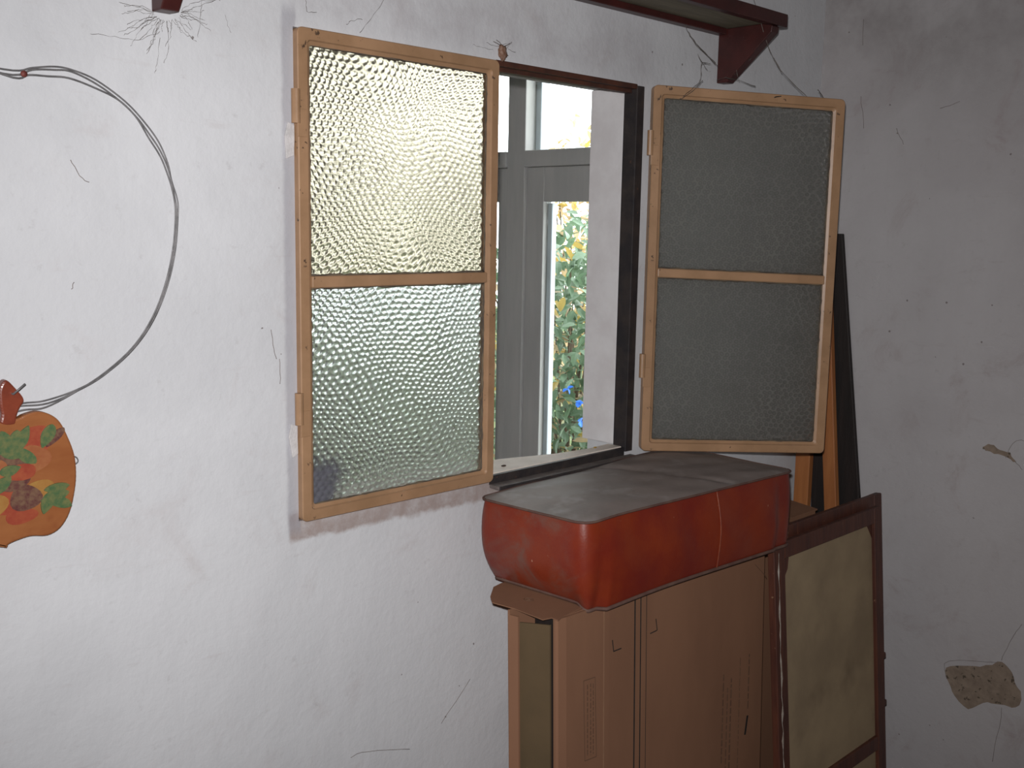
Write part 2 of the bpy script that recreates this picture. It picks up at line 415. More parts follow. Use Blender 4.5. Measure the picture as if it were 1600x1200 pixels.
for L in ([(548, 1183), (575, 1174), (640, 1170)], [(424, 515), (427, 545), (432, 560)], [(436, 560), (438, 600)], [(720, 300), (724, 310)],
          [(115, 440), (112, 452)], [(110, 250), (125, 275), (140, 285)], [(690, 1130), (735, 1060)]):
    wall_line(L, 1, 0, 0.0003, 'plaster_crack', M_crack, wall_w, 0.0006)

# ------------------------------------------------------------------ window_1: iron frame and sill in the opening
win = empty('window_1', ((X0 + X1) / 2, 0, ZB)); win['kind'] = 'structure'
win['label'] = 'blackened iron window frame with white sill in the wall opening'
WI = Matrix.Translation(-win.location)
def wpart(name, lo, hi, mat, bev=0.0015):
    o = box(name, Vector(lo) - win.location, Vector(hi) - win.location, mat, win, bev); return o
FW = 0.022
wpart('frame_jamb', (X1 - FW, -0.004, ZB), (X1 + 0.004, 0.035, ZT), M_iron)
wpart('frame_jamb', (X0 - 0.004, 0.012, ZB), (X0 + FW, 0.035, ZT), M_iron)
wpart('frame_head', (X0, 0.0115, ZT - 0.016), (X1 - FW, 0.030, ZT + 0.001), M_rust)
wpart('frame_head_lip', (X0 + SW, -0.004, ZT - 0.008), (X1 - FW, 0.011, ZT + 0.003), M_rust)
wpart('frame_cill', (X0, 0.0115, ZB + 0.0005), (X0 + SW, 0.020, ZB + 0.010), M_iron)
wpart('frame_cill', (X0 + SW, -0.0009, ZB - 0.0095), (X1 - FW - 0.0005, 0.008, ZB + 0.0095), M_iron, 0.0006)
wpart('cill_channel', (X0 + SW, -0.030, ZB - 0.016), (X1 + 0.0, -0.001, ZB - 0.008), M_grime)
wpart('cill_channel_lip', (X0 + SW, -0.034, ZB - 0.018), (X1 + 0.0, -0.0305, ZB - 0.007), M_iron)
prism('window_sill', [Vector(p) - win.location for p in ((X0 + 0.001, 0.0205, ZB + 0.0005), (X0 + SW, 0.0205, ZB + 0.0005), (X0 + SW, 0.0085, ZB + 0.0005), (X1 - 0.0225, 0.0085, ZB + 0.0005), (X1 - 0.0225, 0.050, ZB + 0.0005), (1.86, 0.044, ZB + 0.0005), (1.76, 0.056, ZB + 0.0005), (1.62, 0.098, ZB + 0.0005), (X0 + 0.001, 0.128, ZB + 0.0005))], (0, 0, 0.0115), M_sill, win, 0.0015)
wpart('reveal_plaster', (X1 - 0.021, 0.036, ZB + 0.013), (X1 - 0.0005, WT, ZT - 0.001), M_white, 0.001)
wpart('reveal_plaster', (X0 + 0.0005, 0.036, ZB + 0.013), (X0 + 0.02, WT, ZT - 0.001), M_white, 0.001)

# ------------------------------------------------------------------ hammered glass pane mesh
def hammered_mesh(name, w, h, seed, thick=0.004, amp=0.0017, cw=0.0140, chh=0.0096, mat=None):
    rs = np.random.RandomState(seed)
    nx, nz = int(w / 0.0016), int(h / 0.0014)
    xs = np.linspace(0, w, nx + 1); zs = np.linspace(0, h, nz + 1)
    Xg, Zg = np.meshgrid(xs, zs)
    wx, wz = np.zeros_like(Xg), np.zeros_like(Xg)
    for k in range(9):
        fx, fz = rs.uniform(-38, 38), rs.uniform(-38, 38); ph = rs.uniform(0, 6.3, 2)
        wx += 0.0024 * np.sin(fx * Xg + fz * Zg + ph[0]); wz += 0.0022 * np.sin(fx * Xg + fz * Zg + ph[1])
    U, V = (Xg + wx) / cw, (Zg + wz) / chh
    tab = rs.uniform(-0.17, 0.17, (256, 256, 2))
    best = np.full(U.shape, 9.0)
    jr = np.round(V).astype(int)
    for dj in (-1, 0, 1):
        j = jr + dj
        off = (j % 2) * 0.5
        i0 = np.round(U - off).astype(int)
        for di in (-1, 0, 1):
            i = i0 + di
            t = tab[i % 256, j % 256]
            du = (U - (i + off + t[..., 0])); dv = (V - (j + t[..., 1])) * 0.80
            best = np.minimum(best, du * du + dv * dv)
    dome = amp * (0.5 + 0.5 * np.cos(np.pi * np.clip(np.sqrt(best) / 0.62, 0, 1)))
    ny = (nx + 1) * (nz + 1)
    co = np.zeros((ny * 2, 3), np.float32)
    co[:ny, 0] = Xg.ravel(); co[:ny, 2] = Zg.ravel(); co[:ny, 1] = -(thick / 2 + dome.ravel())
    co[ny:, 0] = Xg.ravel(); co[ny:, 2] = Zg.ravel(); co[ny:, 1] = thick / 2
    idx = np.arange(ny).reshape(nz + 1, nx + 1)
    a, b, c, d = idx[:-1, :-1].ravel(), idx[:-1, 1:].ravel(), idx[1:, 1:].ravel(), idx[1:, :-1].ravel()
    front = np.stack([a, b, c, d], 1); back = np.stack([a, d, c, b], 1) + ny
    def strip(e, rev):
        q = np.stack([e[:-1], e[1:], e[1:] + ny, e[:-1] + ny], 1)
        return q[:, ::-1] if rev else q
    faces = np.concatenate([front, back, strip(idx[0], True), strip(idx[-1], False), strip(idx[:, 0], False), strip(idx[:, -1], True)])
    me = bpy.data.meshes.new(name)
    me.vertices.add(len(co)); me.vertices.foreach_set('co', co.ravel())
    me.loops.add(faces.size); me.loops.foreach_set('vertex_index', faces.ravel().astype(np.int32))
    me.polygons.add(len(faces))
    me.polygons.foreach_set('loop_start', np.arange(0, faces.size, 4, dtype=np.int32))
    sm = np.zeros(len(faces), bool); sm[:len(front)] = True
    me.polygons.foreach_set('use_smooth', sm)
    me.update(calc_edges=True); me.validate()
    me.materials.append(mat)
    return me

def rrect(w, h, r, n=5):
    out = []
    for cx, cz, a0 in ((w - r, r, -90), (w - r, h - r, 0), (r, h - r, 90), (r, r, 180)):
        for k in range(n + 1):
            a = math.radians(a0 + 90 * k / n); out.append((cx + r * math.cos(a), cz + r * math.sin(a)))
    return out
def ring_bm(loops):
    """loops: list of (pts2d, y) with equal count; skinned in a closed ring profile"""
    bm = bmesh.new(); L = []
    for pts, y in loops: L.append([bm.verts.new((p[0], y, p[1])) for p in pts])
    m = len(L)
    for i in range(m):
        A, B = L[i], L[(i + 1) % m]; n = len(A)
        for k in range(n): bm.faces.new((A[k], A[(k + 1) % n], B[(k + 1) % n], B[k]))
    return bm
def inset(w, h, d, r, n=5): return [(x + d, z + d) for x, z in rrect(w - 2 * d, h - 2 * d, r, n)]

BAR = 0.027
PW = SW - 2 * BAR + 0.008
PH = SH / 2 - BAR - 0.011 + 0.008
ham_a = hammered_mesh('glass_upper', PW, PH, 3, mat=M_ham_w)
ham_d = hammered_mesh('glass_upper_plain', PW, PH, 31, mat=M_ham)
ham_b = hammered_mesh('glass_lower', PW, PH, 11, mat=M_ham_s)
ham_c = hammered_mesh('glass_plain', PW, PH, 23, mat=M_ham)

def make_sash(label, hinge_side, lower_mesh, upper_mesh):
    """local frame: x along width 0..SW, z 0..SH, y depth; room side = -y"""
    root = empty('window_sash')
    tag(root, label, 'window')
    o = ring_bm([(inset(SW, SH, 0.0015, 0.010), -0.0125), (inset(SW, SH, 0, 0.011), -0.011), (inset(SW, SH, 0, 0.011), 0.009), (inset(SW, SH, 0.0015, 0.010), 0.0105),
                 (inset(SW, SH, BAR - 0.002, 0.006), 0.0105), (inset(SW, SH, BAR, 0.006), 0.009), (inset(SW, SH, BAR, 0.006), -0.006), (inset(SW, SH, BAR - 0.006, 0.008), -0.009), (inset(SW, SH, BAR - 0.008, 0.008), -0.0125)])
    mesh_obj('sash_frame', o, M_tan, root)
    zc = SH / 2
    box('glazing_bar', (BAR - 0.002, -0.0118, zc - 0.0105), (SW - BAR + 0.002, 0.0098, zc + 0.0105), M_tan, root, 0.0025)
    for k, z0 in enumerate((BAR - 0.004, zc + 0.007)):
        me = lower_mesh if k == 0 else upper_mesh
        g = bpy.data.objects.new('glass_pane', me); link(g, root)
        g.location = (BAR - 0.004, 0.0015, z0)
        # crumbling putty line around the pane
        bm = bmesh.new()
        x0, x1, za, zb = BAR, SW - BAR, z0 + 0.004, z0 + PH - 0.004
        for (ax, az), (bx, bz) in (((x0, za), (x1, za)), ((x1, za), (x1, zb)), ((x1, zb), (x0, zb)), ((x0, zb), (x0, za))):
            nseg = 40
            pts = [(ax + (bx - ax) * t / nseg + random.uniform(-.0008, .0008), -0.0035 + random.uniform(-.0006, .0006), az + (bz - az) * t / nseg + random.uniform(-.0008, .0008)) for t in range(nseg + 1)]
            add_tube(bm, pts, [random.uniform(0.0016, 0.0034) for _ in pts], 5)
        mesh_obj('putty', bm, M_putty, root, True)
    hx = -0.004 if hinge_side == 'L' else SW + 0.004
    for zz in hinge_z[hinge_side]:
        bm = bmesh.new()
        add_tube(bm, [(hx, -0.011, zz - 0.028), (hx, -0.011, zz + 0.028)], 0.0075, 12)
        h = mesh_obj('hinge', bm, M_tan, root, False)
        add = box('hinge_leaf', (hx + 0.001, -0.0152, zz - 0.05), (hx + 0.020, -0.0128, zz - 0.004), M_tan, h, 0.001)
    return root
hinge_z = {'L': (0.205, 0.72), 'R': (0.16, 0.70)}

sash_l = make_sash('tan steel casement with bright hammered glass panes, closed in the opening beside the wire loop', 'L', ham_b, ham_a)
sash_l.location = (X0, -0.001, ZB)
sash_r = make_sash('open tan steel casement with dark hammered glass panes, swung round towards the room corner', 'L', ham_c, ham_d)
ANG = 0.6088
sash_r.rotation_euler = (0, 0, -ANG)
SR = Matrix.Identity(4); SR[2][0] = -0.0156 / SW
shear_children(sash_r, SR)      # the old sash has dropped at its free end
sash_r.location = (X1 + 0.012, -0.020, ZB + 0.003)
# white plaster dabs left on the wall below the left-hand hinges
for zz in hinge_z['L']:
    c = Vector((X0 - 0.009, -0.004, ZB + zz - 0.055))
    pts = [c + Vector((random.uniform(-.003, .003) + dx, 0, dz)) for dx, dz in ((-.006, -.032), (.006, -.026), (.008, .0), (.007, .024), (-.004, .028), (-.008, .005))]
    o = prism('plaster_dab', pts, (0, 0.0039, 0), M_dab, wall_w, 0.0006)

# ------------------------------------------------------------------ wire coil on the wall
wire = empty('wire_coil', (0.58, 0, 1.52))
tag(wire, 'loop of grey galvanised wire hanging on the wall above the apple board', 'wire')
def wire_strand(pxs, off, jitter):
    vis = [on(p, 1, -0.006 - off) for p in pxs]
    cx, cz, rx, rz = 0.565, 1.523, 0.236, 0.242
    left = [Vector((cx + (rx + jitter) * math.cos(a), -0.006 - off, cz + (rz + jitter) * math.sin(a))) for a in [math.radians(v) for v in range(262, 95, -14)]]
    pts = spline(vis + left, 5, True)
    return tube('wire_strand', [p - wire.location for p in pts], 0.00125, M_wire, wire, 6, True)
wire_strand([(20, 110), (50, 106), (85, 104), (112, 109), (150, 125), (195, 158), (225, 190), (248, 222), (262, 255), (268, 282), (277, 312), (278, 335), (274, 390), (262, 445), (240, 500), (208, 546), (165, 584), (120, 609), (70, 626), (36, 630)], 0.000, 0.0)
wire_strand([(20, 117), (50, 109), (85, 109), (112, 112), (152, 132), (190, 160), (215, 185), (235, 212), (250, 235), (263, 265), (272, 305), (276, 335), (272, 392), (258, 450), (238, 502), (205, 548), (160, 588), (118, 612), (75, 630), (36, 634)], 0.003, -0.004)
wire_strand([(20, 121), (45, 117), (75, 119), (108, 122), (150, 138), (185, 156), (212, 182), (232, 215), (248, 240), (258, 262), (270, 300), (274, 335), (270, 390), (257, 448), (236, 500), (206, 544), (164, 582), (120, 611), (72, 636), (40, 640)], 0.006, 0.005)
nail = empty('wall_nail', on((30, 117), 1, 0)); tag(nail, 'rusty red nail in the wall holding up the wire loop', 'nail')
tube('nail_shank', [(0, 0, 0), (0, -0.016, 0)], 0.0016, M_nail, nail)
tube('nail_head', [(0, -0.016, 0.0), (0, -0.0185, 0.0)], 0.0045, M_nail, nail, 10)

# ------------------------------------------------------------------ apple shaped board
YF = -0.026
def AP(p): return on(p, 1, YF)
right = [(25, 655), (40, 648), (60, 643), (80, 648), (95, 660), (108, 685), (117, 710), (120, 737), (118, 765), (110, 800), (95, 825), (75, 837), (50, 838), (30, 844), (14, 851)]
rp = [AP(p) for p in right]
xm = AP((4, 700)).x
lp = [Vector((2 * xm - q.x, q.y, q.z - 0.004)) for q in reversed(rp)]
apple = empty('apple_board', (xm, 0, 1.08))
tag(apple, 'apple shaped wooden board painted with fruit, hanging on the left of the wall', 'cutting board')
AO = apple.location
prism('board', [p - AO for p in spline(rp + lp, 4, True)], (0, 0.016, 0), M_apple, apple, 0.003)
stem = [(10, 594), (24, 606), (38, 624), (31, 638), (26, 652), (24, 664), (2, 664), (3, 648), (0, 630), (0, 606)]
so = prism('stem', [AP(p) - AO + Vector((0, -0.0005, 0)) for p in spline([Vector((a, b, 0)) for a, b in stem], 4, True)], (0, 0.017, 0), M_stemw, apple, 0.003)
c = AP((19, 617)) - AO
tube('hanging_nail', [c + Vector((0, 0.026, 0)), c + Vector((0, -0.006, 0.002)), AP((37, 599)) - AO + Vector((0, -0.006, 0))], 0.0016, M_wire, apple, 6)
hk = [AP((118, 714)) - AO + Vector((0, 0.012, 0)), AP((125, 717)) - AO + Vector((0, 0.012, 0)), AP((127, 723)) - AO + Vector((0, 0.012, 0)), AP((122, 728)) - AO + Vector((0, 0.012, 0))]
tube('wire_hook', spline(hk, 5), 0.0009, M_wire, apple, 6)
blob_n = [0]
def blob(px, rx, ry, mat, name='painted_fruit', lift=0.0006, rot=0.0, leaf=False):
    blob_n[0] += 1; lift = 0.0004 + 0.00012 * blob_n[0]
    c = AP(px) - AO; pts = []
    s = 0.00152
    for k in range(18):
        a = 2 * math.pi * k / 18; wob = 1 + 0.07 * math.sin(3 * a + px[0])
        u, v = rx * math.cos(a) * wob, ry * math.sin(a) * wob
        if leaf: v *= abs(math.sin(a)) ** 0.6
        pts.append(c + Vector(((u * math.cos(rot) - v * math.sin(rot)) * s, -lift, (u * math.sin(rot) + v * math.cos(rot)) * s * 0.78)))
    return prism(name, pts, (0, lift - 0.0002, 0), mat, apple)
blob((56, 687), 16, 18, M_pred); blob((52, 717), 16, 17, M_porg, lift=0.0008); blob((10, 782), 17, 19, M_pred)
blob((33, 806), 15, 10, M_pred, lift=0.0008); blob((62, 768), 15, 15, M_pyel); blob((40, 778), 15, 16, M_ppur, lift=0.0009)
blob((20, 752), 15, 12, M_ppur); blob((10, 722), 18, 15, M_ppur, lift=0.0007); blob((30, 738), 16, 10, M_pred, lift=0.0005); blob((-8, 735), 12, 12, M_porg)
blob((-12, 790), 14, 14, M_pyel); blob((-25, 745), 13, 13, M_pred); blob((86, 682), 14, 5, M_ppur, lift=0.0005, rot=0.9, leaf=True)
for px, rot, rx in (((74, 680), 1.2, 15), ((10, 692), 1.9, 16), ((24, 690), 1.4, 15), ((33, 686), 1.15, 16), ((2, 700), 2.3, 18), ((16, 708), 2.6, 13), ((40, 712), 2.2, 14),
                    ((74, 784), 1.25, 14), ((86, 774), 0.25, 14), ((92, 784), -0.5, 14), ((88, 762), 0.1, 12), ((3, 757), 1.0, 12), ((14, 735), 0.3, 10), ((-20, 705), 2.2, 16), ((-30, 775), 0.5, 14)):
    blob(px, rx, 6.5, M_pgrn, 'painted_leaf', 0.001, rot, True)

# ------------------------------------------------------------------ shelf above the window
shelf = empty('wall_shelf', (1.5, 0, 2.035))
tag(shelf, 'dusty dark red wooden shelf on triangular brackets above the window', 'shelf')
SO = shelf.location
def sp(name, lo, hi, mat, bev=0.002): return box(name, Vector(lo) - SO, Vector(hi) - SO, mat, shelf, bev)
SX0, SX1 = 0.70, 2.315
ZS = 2.042
sp('shelf_board', (SX0, -0.136, ZS), (SX1 - 0.02, -0.001, ZS + 0.018), M_shelf_u)
sp('front_rail', (SX0, -0.158, ZS - 0.006), (SX1, -0.1365, ZS + 0.024), M_shelf)
sp('end_rail', (SX1 - 0.0195, -0.1360, ZS - 0.002), (SX1, -0.001, ZS + 0.024), M_shelf)
sp('wall_batten', (SX0, -0.026, ZS - 0.016), (2.255, -0.001, ZS - 0.0005), M_shelf)
def bracket(x, zt, th):
    pts = [(x, -0.001, ZS - 0.001), (x, -0.134, ZS - 0.001), (x, -0.152, ZS - 0.008), (x, -0.150, ZS - 0.022), (x, -0.030, zt), (x, -0.001, zt)]
    prism('bracket', [Vector(p) - SO for p in pts], (th, 0, 0), M_shelf, shelf, 0.002)
bracket(2.258, 1.913, 0.030)
bracket(0.778, 1.861, 0.030)

# ------------------------------------------------------------------ leatherette cushion on the carton
def rounded_quad(c, r, n):
    out = []
    m = len(c)
    for i in range(m):
        p, q, s = Vector(c[i - 1]), Vector(c[i]), Vector(c[(i + 1) % m])
        a = (p - q).normalized() * r; b = (s - q).normalized() * r
        A, B = q + a, q + b
        for k in range(n + 1):
            t = k / n; out.append((1 - t) ** 2 * A + 2 * t * (1 - t) * q + t * t * B)
    res = []   # even resample of the straight runs
    for i in range(len(out)):
        p, q = out[i], out[(i + 1) % len(out)]
        k = max(1, int((q - p).length / 0.012))
        for j in range(k): res.append(p + (q - p) * j / k)
    return res
CQ = [(1.434, -0.040), (1.452, -0.307), (2.135, -0.343), (2.126, -0.027)]
CZB, CZT = 0.8345, 1.010
base = rounded_quad(CQ, 0.030, 8)
ctr = sum(base, Vector((0, 0))) / len(base)
cush = empty('seat_cushion', (ctr.x, ctr.y, CZB))
tag(cush, 'dusty red leatherette box cushion lying on the cardboard carton under the window', 'cushion')
CO = Vector((ctr.x, ctr.y, CZB))
def nrm2(i):
    t = base[(i + 1) % len(base)] - base[i - 1]; t.normalize(); return Vector((t.y, -t.x))
sgn = 1 if nrm2(0).dot(base[0] - ctr) > 0 else -1
HT = CZT - CZB
def side_pt(i, t):
    b = base[i]; o = nrm2(i) * sgn
    w = 0.5 + 0.5 * math.sin(b.x * 17 + b.y * 9)
    bulge = 0.0125 * math.sin(math.pi * min(1, t * 1.02)) ** 0.8 + 0.002 * math.sin(b.x * 40 + t * 5) * math.sin(math.pi * t)
    ins = -0.012 * (1 - t) ** 3 * (1.0 - 0.85 * max(0, min(1, (-0.275 - b.y) / 0.03)))
    if b.x < 1.50: ins -= 0.016 * (1 - t) ** 2
    if b.x > 2.06: bulge *= 0.6; ins -= 0.004 * (1 - t)
    p = b + o * (bulge + ins)
    if b.y < -0.275: p.y -= 0.010 * (1 - t) ** 2 * max(0, min(1, (-0.275 - b.y) / 0.03))
    z = t * (HT + top_dz(b.x, b.y)) - 0.010 * (1 - t) * math.exp(-((b.x - 1.45) / 0.16) ** 2) * max(0, min(1, (-0.275 - b.y) / 0.03))
    return Vector((p.x - CO.x, p.y - CO.y, z))
def top_dz(x, y):
    return 0.007 * math.sin(math.pi * max(0, min(1, (x - 1.75) / 0.5))) * max(0, min(1, (y + 0.25) / 0.2)) - 0.004 * math.exp(-((x - 1.46) / 0.06) ** 2)
bm = bmesh.new(); nb = len(base); lv = 14
G = [[bm.verts.new(side_pt(i, k / lv)) for i in range(nb)] for k in range(lv + 1)]
for k in range(lv):
    for i in range(nb):
        bm.faces.new((G[k][i], G[k][(i + 1) % nb], G[k + 1][(i + 1) % nb], G[k + 1][i]))
bm.faces.new(G[0])
mesh_obj('cushion_side', bm, M_red, cush, True)
bm = bmesh.new(); R = []
nr = 16
for k in range(nr + 1):
    s = 1 - k / nr
    ring = []
    for i in range(nb):
        b = base[i]; e = nrm2(i) * sgn
        p = ctr + (b + e * 0.004 - ctr) * s
        edge = 1 - s
        dome = 0.008 * (1 - s ** 4)
        wr = 0.0014 * math.sin(p.x * 34 + p.y * 55) * math.sin(p.x * 13 - p.y * 21) * min(1, edge * 5)
        wr += -0.005 * math.exp(-(((p.x - 1.86) * 0.93 + (p.y + 0.19) * 0.36) / 0.010) ** 2) * min(1, edge * 4)
        ring.append(Vector((p.x - CO.x, p.y - CO.y, HT + 0.001 + dome + wr + top_dz(p.x, p.y))))
    if k < nr: R.append([bm.verts.new(q) for q in ring])
    else: R.append([bm.verts.new(ring[0])])
for k in range(nr - 1):
    for i in range(nb): bm.faces.new((R[k][i], R[k][(i + 1) % nb], R[k + 1][(i + 1) % nb], R[k + 1][i]))
for i in range(nb): bm.faces.new((R[nr - 1][i], R[nr - 1][(i + 1) % nb], R[nr][0]))
mesh_obj('cushion_top', bm, M_dust, cush, True)
tube('piping', [Vector((base[i].x + nrm2(i).x * sgn * 0.004 - CO.x, base[i].y + nrm2(i).y * sgn * 0.004 - CO.y, HT + top_dz(base[i].x, base[i].y))) for i in range(nb)], 0.0026, M_pipe, cush, 7, True)
tube('piping', [side_pt(i, 0.0) + Vector((nrm2(i).x * sgn * 0.002, nrm2(i).y * sgn * 0.002, 0.0042)) for i in range(nb)], 0.0040, M_pipe, cush, 7, True)
# vertical seam on the long front side
ifr = min(range(nb), key=lambda i: abs(base[i].x - 1.845) + 5 * max(0, base[i].y + 0.25))
tube('seam', [side_pt(ifr, k / 14) + Vector((0.0, -0.0008, 0)) for k in range(15)], 0.0018, M_seam, cush, 6)

# ------------------------------------------------------------------ carton under the cushion
def cbox(name, lo, hi, mat, parent, org, bev=0.0012): return box(name, Vector(lo) - org, Vector(hi) - org, mat, parent, bev)
BX0, BX1, BY0, BY1, BZ = 1.394, 2.100, -0.301, -0.196, 0.832
car = empty('cardboard_carton', ((BX0 + BX1) / 2, (BY0 + BY1) / 2, 0))
tag(car, 'tall brown cardboard carton with printed black lines standing beneath the red cushion', 'box')
KO = car.location.copy()
KL = 0.034                      # the carton slumps: its foot stands further into the room than its top
SK = Matrix.Identity(4); SK[1][2] = KL; SK[1][3] = -KL * BZ
SKi = SK.inverted()
fy = BY0
def front(px):
    """photo point -> the carton's leaning front face, in the carton's own unslumped frame"""
    n_ = Vector((0, 1, -KL)).normalized(); c_ = n_.dot(Vector((0, fy - 0.0024, BZ)))
    return SKi @ (on_plane(px, n_, c_) - KO)
prof = [(BX1, fy), (1.535, fy - 0.002), (1.46, fy + 0.0005), (1.415, fy + 0.002), (BX0 + 0.003, fy + 0.006), (BX0, fy + 0.011)]
outer = [Vector((x, y, 0)) for x, y in prof]; inner = [Vector((x, y + 0.005, 0)) for x, y in reversed(prof)]
prism('front_panel', [p - KO for p in outer + inner], (0, 0, BZ - 0.001), M_card, car)
cbox('back_panel', (1.362, BY1 - 0.005, 0), (BX1, BY1, BZ - 0.001), M_card, car, KO)
cbox('end_panel', (BX1 - 0.006, BY0 + 0.006, 0), (BX1 - 0.0005, BY1 - 0.0055, BZ - 0.001), M_card, car, KO)
prism('inner_flap', [Vector(p) - KO for p in ((BX0 + 0.016, BY0 + 0.036, 0), (BX0 + 0.012, BY0 + 0.036, 0), (1.374, BY1 - 0.0195, 0), (1.378, BY1 - 0.0195, 0))], (0, 0, BZ - 0.024), M_card_d, car)
prism('back_flap', [Vector(p) - KO for p in ((1.362, BY1 - 0.0055, 0), (1.366, BY1 - 0.0055, 0), (1.370, BY1 - 0.024, 0), (1.366, BY1 - 0.024, 0))], (0, 0, BZ - 0.010), M_card, car)
cbox('top_panel', (BX0 + 0.006, BY0 + 0.007, BZ - 0.0055), (BX1 - 0.0065, BY1 - 0.0055, BZ - 0.0005), M_card, car, KO)
cbox('bottom_panel', (BX0 + 0.02, BY0 + 0.007, 0.0005), (BX1 - 0.0065, BY1 - 0.0055, 0.0055), M_card, car, KO)
cbox('added_dark_block', (BX0 + 0.020, BY0 + 0.0175, 0.006), (BX1 - 0.03, BY1 - 0.022, BZ - 0.008), M_dark, car, KO)  # added block inside the carton, turns the gap at the open end black
# bent flap hanging over the open end
fn = Vector((0, 0, 1.0)); fc = BZ + 0.0018
flap_px = [(783, 911), (771, 917), (766, 932), (769, 941), (805, 951), (848, 968), (862, 965), (872, 969), (880, 963)]
flap_pts = [on_plane(p, fn, fc) for p in flap_px]
zf = (fc - fn.x * 1.470) / fn.z
flap_pts += [Vector((1.470, BY0 + 0.012, zf)), Vector((1.480, flap_pts[0].y, zf))]
prism('end_flap', [SKi @ (p - KO) for p in flap_pts], tuple(-fn * 0.0018), M_card, car)
def stamp(px, r):
    c = on_plane(px, fn, fc); out = []
    e1 = Vector((1, 0, 0)); e2 = Vector((0, 1, 0))
    for rr in (r, r * 0.55):
        out.append([SKi @ (c + fn * 0.0004 + (e1 * math.cos(a) * 0.8 + e2 * math.sin(a)) * rr - KO) for a in [2 * math.pi * k / 20 for k in range(20)]])
    bm = bmesh.new()
    for o in out: add_tube(bm, o, 0.0006, 4, True)
    mesh_obj('printed_stamp', bm, M_inkp, car)
stamp((826, 937), 0.010)
def fprint(px0, px1, wd, mat, name='printed_line'):
    """flat ink strip on the carton's front face between two photo points"""
    a, b = front(px0), front(px1)
    d = (b - a).normalized(); s = Vector((d.z, 0, -d.x)) * wd / 2
    pts = [a + s, b + s, b - s, a - s]
    return prism(name, pts, (0, 0.0003, 0), mat, car)
for x_, w in ((992, 0.0038), (1001, 0.0030), (1010, 0.0014)):
    q = front((x_, 1000)); yq = q.y + KO.y
    xq = q.x + KO.x
    cbox('printed_line', (xq - w / 2, yq, 0.01), (xq + w / 2, yq + 0.0003, BZ - 0.002), M_ink, car, KO, 0)
for seg in (((957, 1000), (959, 1018)), ((958.5, 1018), (971, 1013)), ((1025, 967), (1027, 985)), ((1026.5, 985), (1016, 990))):
    fprint(seg[0], seg[1], 0.0022, M_ink)
for seg in (((912, 1064), (930, 1058)), ((930, 1058), (932, 1182)), ((932, 1182), (914, 1189)), ((914, 1189), (912, 1064))):
    fprint(seg[0], seg[1], 0.0014, M_inkp)
for c_, (x_, y0_, y1_) in enumerate(((918, 1070, 1182), (923, 1068, 1180), (927, 1068, 1178))):
    y_ = y0_
    while y_ < y1_:
        L_ = random.uniform(3, 9); fprint((x_, y_), (x_ + 0.1, min(y1_, y_ + L_)), 0.0024, M_inkp, 'printed_word'); y_ += L_ + 2.5
for x_, y0_, y1_, w_ in ((1131, 1054, 1195, 0.004), (1137, 1075, 1199, 0.0035), (1143, 1060, 1199, 0.0045), (1157, 1028, 1199, 0.002), (1171, 1022, 1110, 0.004)):
    y_ = y0_
    while y_ < y1_:
        L_ = random.uniform(4, 14); fprint((x_ - (y_ - y0_) * 0.03, y_), (x_ - (y_ + L_ - y0_) * 0.03, y_ + L_), w_, M_inkp, 'printed_word'); y_ += L_ + 3
fprint((1168, 1118), (1164, 1148), 0.007, M_ink, 'printed_word')
fprint((1180, 882), (1198, 902), 0.0012, M_inkp)
# pale scuffed crease down the front
q = front((944, 1020)) + KO
cbox('crease', (q.x - 0.001, q.y + 0.0002, 0.0), (q.x + 0.001, q.y + 0.0008, BZ - 0.004), M_crease, car, KO, 0)
shear_children(car, SK)

# small second carton behind, seen past the cushion's right end
sc = empty('plain_carton', (2.04, -0.11, 0))
tag(sc, 'plain cardboard carton behind the printed one, its corner showing beside the orange planks', 'box')
box('carton_body', (-0.46, -0.080, 0), (0.495, 0.075, 0.812), M_card, sc, 0.002)
prism('carton_flap', [(0.10, -0.080, 0.8125), (0.502, -0.081, 0.8125), (0.520, 0.02, 0.8165), (0.10, 0.07, 0.8165)], (0, 0, 0.004), M_card, sc)

